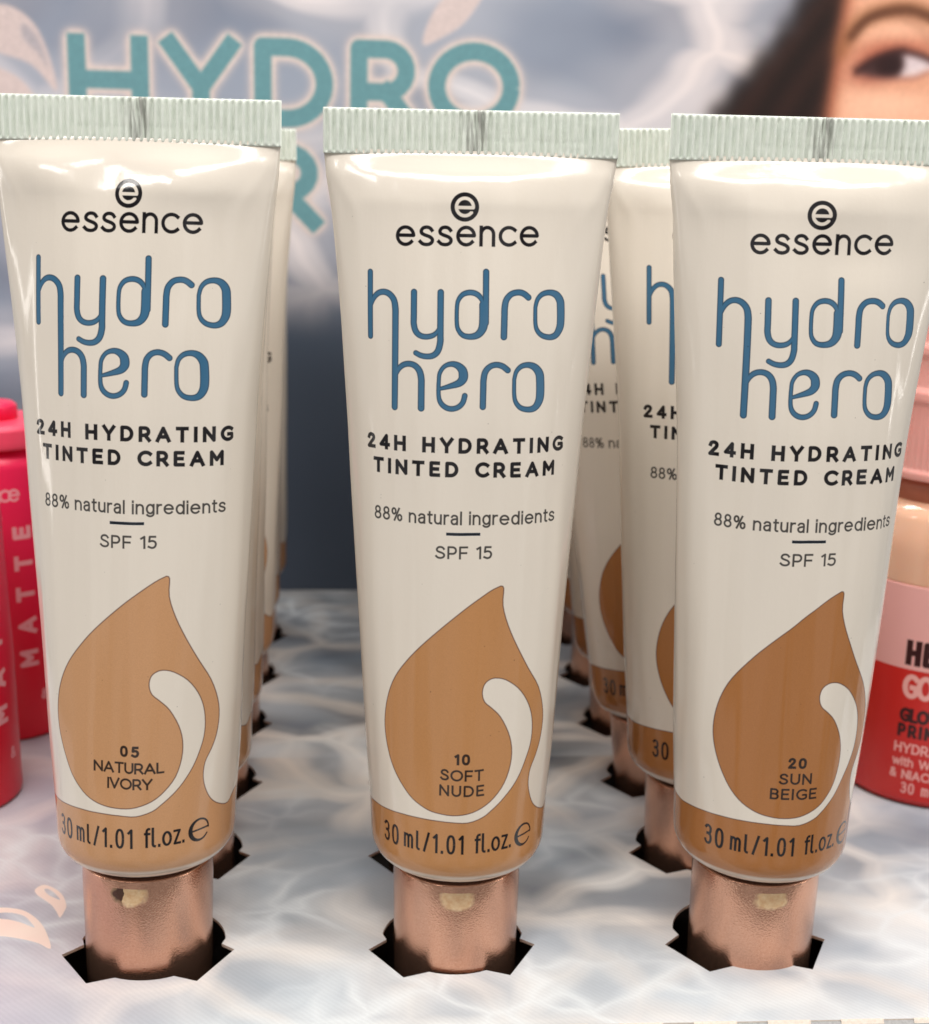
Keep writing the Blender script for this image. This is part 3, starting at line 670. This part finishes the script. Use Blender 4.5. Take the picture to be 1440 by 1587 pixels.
# ------------------------------------------------------------------ the cream tubes
KZ = np.array([20, 25, 36, 45, 64, 87, 103, 119, 123, 125, 126.])
KA = np.array([13.9, 14.05, 14.9, 15.4, 16.5, 17.6, 18.9, 20.4, 20.95, 21.2, 21.3])
KB = np.array([13.9, 13.75, 12.9, 12.3, 11.0, 9.5, 7.7, 4.6, 2.9, 1.4, .42])
def smooth(z, K):
    zz = np.linspace(15, 131, 1161); v = np.interp(zz, KZ, K)
    def sm(sg):
        k = np.exp(-.5*(np.arange(-60, 61)/sg)**2); k /= k.sum()
        return np.convolve(np.pad(v, 60, mode='edge'), k, 'valid')
    w = np.clip((zz-108)/8, 0, 1)
    return np.interp(z, zz, sm(26)*(1-w) + sm(5)*w)
NS = 144
def ring(a, b, n=NS):
    t = np.linspace(0, 2*np.pi, 721); x = a*np.sin(t); y = -b*np.cos(t)
    L = np.concatenate([[0], np.cumsum(np.hypot(np.diff(x), np.diff(y)))]); L *= 1/L[-1]
    # denser towards the folded sides
    f = np.linspace(0, 1, n+1)
    f = f + .018*np.sin(4*np.pi*f)*0
    return np.interp(f, L, x), np.interp(f, L, y), f
FOLDS = [((21.2, 125.4), (14.5, 113), .55, .16), ((21.4, 124), (17.5, 96), .7, .12)]
def make_body(mat, dents, seed, s0=0.0, sc=1.0, name='tube_body'):
    rg = random.Random(seed)
    prof = []
    for t in np.linspace(0, 1, 9):                # rounded shoulder
        ang = t*math.pi/2; prof.append((16.35 + 4.2*(1-math.cos(ang)), 10.4 + 3.5*math.sin(ang)))
    zs = [16.2, 16.25] + [p[0] for p in prof]
    rs = [8.0, 10.0] + [p[1] for p in prof]
    zb = list(np.arange(21.5, 118, 1.6)) + list(np.arange(118, 126.6, .4))
    V, UV, F = [], [], []
    rows = [(z, r, r) for z, r in zip(zs, rs)] + [(z, float(smooth(z, KA)), float(smooth(z, KB))) for z in zb]
    ph = [rg.uniform(0, 6.28) for _ in range(6)]
    for z, a, b_ in rows:
        X_, Y_, f = ring(a, b_)
        s = np.where(f > .5, f-1, f)*PERI
        d = np.zeros_like(s)
        for sc_, zc_, ss, sz, amp in dents:
            d += amp*np.exp(-.5*((s-sc_)/ss)**2 - .5*((z-zc_)/sz)**2)
        flute = .05*np.sin(s*.9+ph[0]+z*.03) + .03*np.sin(s*1.9+ph[1]-z*.02) + .11*np.sin(s*.42+ph[2]+z*.07) + .07*np.sin(s*.6+ph[3]-z*.12)
        for (sa, za), (sb, zb_), w_, amp in FOLDS:
            for sg in (-1, 1):
                ex, ez = sg*(sb-sa), zb_-za; L_ = math.hypot(ex, ez)
                al_ = ((s-sg*sa)*ex + (z-za)*ez)/L_; pe = ((s-sg*sa)*ez - (z-za)*ex)/L_
                d += amp*np.exp(-.5*(pe/w_)**2)*np.clip(al_/1.5, 0, 1)*np.clip((L_-al_)/(L_*.6), 0, 1)
        d += flute*np.clip((z-24)/10, 0, 1)*np.clip((125.5-z)/6, 0, 1)
        d *= min(1, max(0, (125.2-z)/1.8))
        nx, ny = X_/a**2, Y_/b_**2; nn = np.hypot(nx, ny)
        X_ = X_ + d*nx/nn; Y_ = Y_ + d*ny/nn
        X_[-1], Y_[-1] = X_[0], Y_[0]
        for i in range(NS+1):
            V.append((X_[i], Y_[i], z)); UV.append(((f[i]*PERI + PERI/2) % PERI if False else f[i], (z-TZ0)/(TZ1-TZ0)))
    n = NS+1
    UVL = []
    for k in range(len(rows)-1):
        for i in range(NS):
            F.append((k*n+i, k*n+i+1, (k+1)*n+i+1, (k+1)*n+i))
    F2 = []
    # weld first and last column (u runs 0.5..1.5 so the seam sits at the back)
    remap = {}
    for k in range(len(rows)): remap[k*n+NS] = k*n
    luv = []
    for f4 in F:
        F2.append(tuple(remap.get(v, v) for v in f4))
        us = [UV[v][0] for v in f4]
        for v in f4:
            u = UV[v][0]
            if min(us) >= .5 - 1e-9: u -= 1.0
            u = (u - s0/PERI)/sc + .5
            luv.append((u, UV[v][1]))
    # compact unused verts
    used = sorted({v for f4 in F2 for v in f4}); ix = {v: i for i, v in enumerate(used)}
    F2 = [tuple(ix[v] for v in f4) for f4 in F2]; V2 = [V[v] for v in used]
    return mesh_obj(name, V2, F2, [mat], uvs=luv)

def make_crimp(seed):
    """flattened welded end: ribbed plate, wavy ribs, three dark weld lines near the middle"""
    rg = random.Random(seed)
    z0, z1, hw = 125.7, 132.1, 21.4
    nx, nz = 380, 26
    pitch = 1.07
    V, F = [], []
    jit = [rg.uniform(-1, 1) for _ in range(80)]
    def rib(x, t):
        k = int((x+hw)/pitch); ph = (x+hw)/pitch - k + .06*jit[k % 80]*math.sin(t*5+jit[(k+3) % 80]*3)
        w = math.cos(2*math.pi*ph)
        amp = .33*(1+.22*jit[k % 80])*(.8+.2*math.sin(9*t+jit[(k+1) % 80]*4))
        env = min(1, t/.06)*min(1, (1-t)/.10)
        v = amp*w*env + .05*math.exp(-((t-.055)/.04)**2)*max(0, w)
        for c0, dd, ww in ((-.1, .34, .15), (.75, .42, .16), (1.55, .30, .14), (-1.2, .16, .14)):
            v -= dd*math.exp(-((x-c0-.15*math.sin(t*4))/ww)**2)*math.exp(-((t-.45)/.35)**4)
        v -= .13*math.exp(-(((x*1.9) % 1 - .5)/.22)**2)*math.exp(-((t-.34)/.05)**2)*(1 if jit[int((x+hw)*1.9) % 80] > -.3 and -9 < x < 17 else 0)
        v += .012*jit[(k*7+int(t*9)) % 80]
        v = v if v < .16 else .16 + (v-.16)*.5
        return v
    for side in (-1, 1):
        for j in range(nz+1):
            t = j/nz; z = z0 + (z1-z0)*t
            for i in range(nx+1):
                x = -hw + 2*hw*i/nx
                edge = min(1, (hw-abs(x))/.35); thk = .55*math.sqrt(max(0, edge*(2-edge)))
                base = thk*(1 if t < .97 else .82)
                y = side*(base + (rib(x, t) if abs(x) < hw-.1 else 0)*min(1, edge))
                V.append((x, y, z))
    n = nx+1; off = (nz+1)*n
    for j in range(nz):
        for i in range(nx):
            a = j*n+i
            F.append((a, a+1, a+n+1, a+n)); b2 = off+a; F.append((b2, b2+n, b2+n+1, b2+1))
    for i in range(nx):
        a = nz*n+i; F.append((a, a+1, off+a+1, off+a)); F.append((i, off+i, off+i+1, i+1))
    for j in range(nz):
        a = j*n; F.append((a, a+n, off+a+n, off+a)); a = j*n+nx; F.append((a, off+a, off+a+n, a+n))
    o = mesh_obj('crimped_end', V, F, [MAT_CRIMP])
    return o
GROUP = 'tinted cream tubes standing cap down in the card shelf'
capprof = fillet([(8.6, 15.15), (10.25, 15.15), (10.3, 12), (10.02, -6.0), (9.4, -7)], .35)
cv_, cf_ = lathe(capprof[::-1], 128)
neckv, neckf = lathe([(8.9, 14.9), (8.9, 16.6)], 64)

def build_tube(loc, rz, mat, dents, seed, label, s0=0.0, sc=1.0, z=0.0, crimp=None, cap=None, neck=None, body=None, lean=(0, 0)):
    t = thing('cream_tube', label, 'tube', (loc[0], loc[1], z), rz, GROUP)
    t.rotation_euler = (lean[0], lean[1], rz)
    bo = body.copy() if body else make_body(mat, dents, seed, s0, sc)
    if body: COL.objects.link(bo)
    bo.parent = t
    if cap: co_, cr_, ne = cap.copy(), crimp.copy(), neck.copy(); [COL.objects.link(o) for o in (co_, cr_, ne)]
    else:
        co_ = mesh_obj('cap', cv_, cf_, [MAT_CAP]); cr_ = make_crimp(seed); ne = mesh_obj('neck', neckv, neckf, [MAT_NECK])
    for o in (co_, cr_, ne): o.parent = t
    return t, bo, co_, cr_, ne

DL = [(-13, 121.5, 4.5, 2.2, .9), (9.5, 120.8, 5.5, 2.6, 1.0), (-2.5, 121, 3.2, 3.0, -.35), (6, 105, 4, 4, -.35), (-14, 108, 2.2, 9, -.3), (14.5, 108, 2.5, 9, -.35), (-5, 60, 5, 30, -.12), (8, 50, 3, 20, .1)]
DM = [(0, 121.5, 10, 2.2, .5), (-15, 112, 2.4, 7, -.35), (14, 110, 2.0, 9, -.35), (11.5, 106, 1.0, 9, .12), (-9, 50, 2.2, 22, .1), (10, 45, 2, 20, .12), (-1, 70, 6, 25, -.1)]
DR = [(-14, 121.5, 4, 2, .55), (5, 121.5, 7, 2.2, .7), (7, 113, 5, 2.2, -.4), (1.5, 100, 6, 9, -.45), (4.6, 96, 1.0, 12, .14), (-4.5, 90, 1.3, 14, .14), (9, 104, 1.1, 10, .14), (3, 45, 1.2, 16, .12), (-11, 108, 2.5, 8, -.3)]
LAB = {
 (-1, 0): 'front cream tube with shade print 05 natural ivory and rose gold cap',
 (0, 0): 'front cream tube with shade print 10 soft nude and rose gold cap',
 (1, 0): 'front cream tube with shade print 20 sun beige and rose gold cap',
}
ORD = {1: 'second', 2: 'third', 3: 'fourth', 4: 'fifth', 5: 'sixth'}
SH = {-1: ('05', 'natural ivory', DL), 0: ('10', 'soft nude', DM), 1: ('20', 'sun beige', DR)}
FRONT = {-1: (-.61, .88, .45, -.0276, .0039, -.1496, 1.734, 1.0), 0: (.37, -.03, -.19, -.0084, -.0052, -.0602, .527, 1.003), 1: (.80, -1.09, .06, .0172, -.0022, -.0389, 1.562, 1.02)}
LEAN = {(-1, 1): (-.03, -.02, -.10), (-1, 2): (-.02, -.034, -.10), (-1, 3): (.0, -.018, .0), (-1, 4): (0, -.045, 0), (-1, 5): (0, -.05, 0),
        (1, 1): (-.01, -.024, -.03), (1, 2): (-.01, -.100, -.20), (1, 3): (0, -.05, -.1), (0, 3): (0, -.005, 0), (0, 1): (0, -.006, 0)}
rnd = random.Random(11)
PLACE = {1: 'second', 2: 'third', 3: 'fourth', 4: 'fifth', 5: 'rearmost'}
for c in (-1, 0, 1):
    code, nm, D = SH[c]
    dx, dy, dz, lx, ly, rz, s0, sc = FRONT[c]
    FC = {-1: (1, 1, 0, 1), 0: (0, .9, 0, 1), 1: (0, .95, 0, 1)}[c]
    first = build_tube((c*SX+dx, dy), rz, MAT_BODY[code], D, 20+c, LAB[(c, 0)], s0, sc, dz, lean=(lx, ly))
    first[2].color = FC
    for r in range(1, ROWS):
        if (c, r) == (0, 2): continue          # nothing stands in that hole
        lab = f'{PLACE[r]} cream tube in the row behind the front {nm} tube'
        lx, ly, rz = LEAN.get((c, r), (rnd.uniform(-.015, .015), rnd.uniform(-.01, .01), rnd.uniform(-.05, .05)))
        build_tube((c*SX, r*PY), rz, None, None, 0, lab, crimp=first[3], cap=first[2], neck=first[4], body=first[1], lean=(lx, ly))[2].color = (0, .15, 0, 1)

# ------------------------------------------------------------------ pink-red tubes at the left
def band_image(name, R, z0, z1, draw, ppm=8):
    P = 2*math.pi*R; cv = Canvas(-P/2, P/2, z0, z1, ppm); draw(cv); return image(name, [cv.a, cv.a, cv.a])
def draw_matte(cv):
    rot = lambda cx, y0: (lambda x, y: (cx - y, y0 + x))
    # MATTE reads upwards: x runs up the tube, y runs to the left
    text(cv, 'MATTE', 0, 31.5, 0, 4.2, 1.0, tf=rot(5.8, 17.0))
    text(cv, 'STAY 8H', 0, 38, 0, 4.2, 1.0, tf=rot(-.5, 13.0))
    text(cv, 'essence', -10.3, 3.8, 54.0, 3.6, .5)
    text(cv, '&', 6.0, 7.8, 8.8, 2.4, .4)
im_m = band_image('print_matte', 14.2, 0, 70, draw_matte, 10)
m, nt, b = new_mat('glossy_red_pink_plastic'); MAT_RED = m
ti = N(nt, 'ShaderNodeTexImage', image=im_m, extension='EXTEND'); uv = N(nt, 'ShaderNodeUVMap', uv_map='UVMap'); nt.links.new(uv.outputs[0], ti.inputs[0])
sx = N(nt, 'ShaderNodeSeparateXYZ'); tc = N(nt, 'ShaderNodeTexCoord'); nt.links.new(tc.outputs['Object'], sx.inputs[0])
c = mix(nt, mrange(nt, sx.outputs['Z'], .005, .06), srgb(222, 6, 42), srgb(240, 30, 88))
c = mix(nt, ti.outputs[0], c, srgb(244, 176, 184))
nt.links.new(c, b.inputs['Base Color']); b.inputs['Roughness'].default_value = .35
bump(nt, b, noise(nt, tc.outputs['Object'], 900, 2), .1, .00005)
m, nt, b = new_mat('lit_red_plastic'); MAT_HOT = m
nt.links.new(mix(nt, noise(nt, coords(nt), 120), srgb(240, 60, 96), srgb(250, 92, 122)), b.inputs['Base Color']); b.inputs['Roughness'].default_value = .4  # collar pink has the highlight of the red shoulder painted in
def uv_lathe(name, prof, mat, R, z0, z1, parent, n=96):
    vs, fs = lathe(prof, n, close=True)
    me_uv = []
    P = len(prof)
    for f in fs:
        if len(f) == 4:
            ks = [v % n for v in f]; wrap = (0 in ks and n-1 in ks)
            for v in f:
                i = v % n; u = i/n
                if wrap and i == 0: u = 1.0
                u = u + .5
                if max(ks) >= n/2 or wrap:
                    if min(ks) >= n/2 - 0 or wrap: u -= 1.0
                me_uv.append((u, (prof[v//n][1]-z0)/(z1-z0)))
        else:
            for v in f: me_uv.append((0.01, 0.01))
    return mesh_obj(name, vs, fs, [mat], parent, uvs=me_uv)
def red_tube(loc, rz, label):
    t = thing('makeup_tube', label, 'tube', (loc[0], loc[1], 0), rz, 'red matte make-up tubes at the left')
    uv_lathe('body', fillet([(13.6, .02), (14.4, .5), (14.1, 28), (13.1, 58), (12.9, 61.6), (10.8, 64.6)], 1.0), MAT_RED, 14.2, 0, 70, t)
    v, f = lathe(fillet([(8, 64.4), (13.1, 64.9), (13.3, 66), (13.2, 69.2), (12.0, 70.0), (5, 70.1)], .5), 72); mesh_obj('lit_shoulder_collar', v, f, [MAT_HOT], t)
    v, f = lathe(fillet([(5.2, 70.0), (5.2, 73.0), (4.2, 73.8), (2, 73.9)], .5), 48); mesh_obj('nozzle', v, f, [MAT_RED], t)
    return t
red_tube((-98.4, 57, 0), .90, 'nearer red tube cut by the left picture edge, beside the natural ivory tube')
red_tube((-96.0, 96, 0), .35, 'farther red tube with paler collar for its lit shoulder and MATTE print, behind the natural ivory tube')

# ------------------------------------------------------------------ primer bottle at the right
BR = 18.0
def draw_primer(cv):
    text(cv, 'HELLO,', 0, 17.5, 30.2, 5.3, 1.25, xs=.62)
    text(cv, 'GLOW', .0, 8.5, 18.1, 3.1, .75, xs=.75)
    text(cv, 'PRIMER', -.1, 11.5, 14.9, 2.9, .7, xs=.75)
def draw_primer2(cv):
    text(cv, 'GOOD', 0, 12.0, 23.2, 5.2, 1.05, xs=.62); text(cv, 'STUFF!', 14, 30, 23.2, 5.2, 1.05, xs=.62)
    text(cv, 'HYDRATES', -.4, 13.0, 11.5, 2.2, .38, xs=.9); text(cv, 'with WATER', -.5, 13.4, 8.6, 2.0, .32)
    text(cv, '& NIACINAMIDE', -.8, 16.0, 5.9, 2.0, .36, xs=.9); text(cv, '30 ml', 1.8, 8.0, 2.8, 2.4, .34, xs=.7)
SB = -13.6
def shifted(fn):
    def g_(cv): cv.x0 -= SB; fn(cv); cv.x0 += SB
    return g_
P_ = 2*math.pi*BR
k1 = Canvas(-P_/2, P_/2, 0, 50, 10); shifted(draw_primer)(k1)
k2 = Canvas(-P_/2, P_/2, 0, 50, 10); shifted(draw_primer2)(k2)
im_p = image('print_glow_primer', [k1.a, k2.a, k1.a*0])
m, nt, b = new_mat('primer_label'); MAT_PL = m
ti = N(nt, 'ShaderNodeTexImage', image=im_p, extension='EXTEND'); uv = N(nt, 'ShaderNodeUVMap', uv_map='UVMap'); nt.links.new(uv.outputs[0], ti.inputs[0])
sp = N(nt, 'ShaderNodeSeparateColor'); nt.links.new(ti.outputs[0], sp.inputs[0])
sx = N(nt, 'ShaderNodeSeparateXYZ'); tc = N(nt, 'ShaderNodeTexCoord'); nt.links.new(tc.outputs['Object'], sx.inputs[0])
c = mix(nt, mathn(nt, 'GREATER_THAN', sx.outputs['Z'], .0293), srgb(208, 40, 34), srgb(240, 178, 172))
c = mix(nt, sp.outputs[1], c, srgb(244, 178, 170)); c = mix(nt, sp.outputs[0], c, srgb(52, 14, 18))
nt.links.new(c, b.inputs['Base Color']); b.inputs['Roughness'].default_value = .3
bump(nt, b, noise(nt, tc.outputs['Object'], 900, 2), .1, .00005)
m, nt, b = new_mat('peach_glass'); MAT_PG = m
nt.links.new(mix(nt, noise(nt, coords(nt), 60), srgb(246, 186, 150), srgb(250, 206, 178)), b.inputs['Base Color'])
b.inputs['Roughness'].default_value = .08; b.inputs['Coat Weight'].default_value = 1.0
b.inputs['Subsurface Weight'].default_value = .3; b.inputs['Subsurface Radius'].default_value = (.004, .002, .001)
m, nt, b = new_mat('pink_cap_plastic'); MAT_PC = m
nt.links.new(mix(nt, noise(nt, coords(nt), 90), srgb(236, 160, 152), srgb(246, 186, 176)), b.inputs['Base Color'])
b.inputs['Roughness'].default_value = .3
b.inputs['Subsurface Weight'].default_value = .3; b.inputs['Subsurface Radius'].default_value = (.003, .001, .001)
m, nt, b = new_mat('brown_neck_shade'); MAT_BRN = m
nt.links.new(mix(nt, noise(nt, coords(nt), 200), srgb(168, 96, 74), srgb(196, 120, 94)), b.inputs['Base Color']); b.inputs['Roughness'].default_value = .3
pb = thing('primer_bottle', 'pink and red primer bottle with ribbed pink cap behind the sun beige tube', 'bottle', (106.2, 62.0, 0), 0)
uv_lathe('label', fillet([(17.2, .3), (18, 1.4), (18.02, 46.5), (17.7, 46.6)], .5), MAT_PL, BR, 0, 50, pb, 120)
v, f = lathe(fillet([(17.6, 46.4), (17.9, 46.9), (17.9, 55), (16.6, 60.5), (14.2, 62.6), (13, 63.0)], 2.2), 120); mesh_obj('glass_shoulder', v, f, [MAT_PG], pb)
def ribbed(prof, n=288, ribs=72, amp=.12, zr=(70, 98)):
    vs, fs = lathe(prof, n)
    out = []
    for i, (x, y, z) in enumerate(vs):
        if zr[0] < z < zr[1]:
            r = math.hypot(x, y); a = math.atan2(y, x); k = 1 + amp*math.cos(ribs*a)/r; x, y = x*k, y*k
        out.append((x, y, z))
    return out, fs
v, f = lathe([(14.0, 61.5), (14.0, 67.5)], 96); mesh_obj('neck', v, f, [MAT_BRN], pb)
capz = [(12.5, 67.0), (15.9, 67.2), (16.0, 68.6), (15.5, 69.4), (15.5, 82), (16.0, 83), (16.0, 84.6), (15.3, 85.6), (15.2, 91), (15.8, 92), (15.8, 93.5), (15.1, 94.5), (14.9, 99), (14.0, 100.2), (5, 100.3)]
v, f = ribbed(fillet(capz, .4), zr=(69.5, 81.5)); mesh_obj('ribbed_cap', v, f, [MAT_PC], pb)
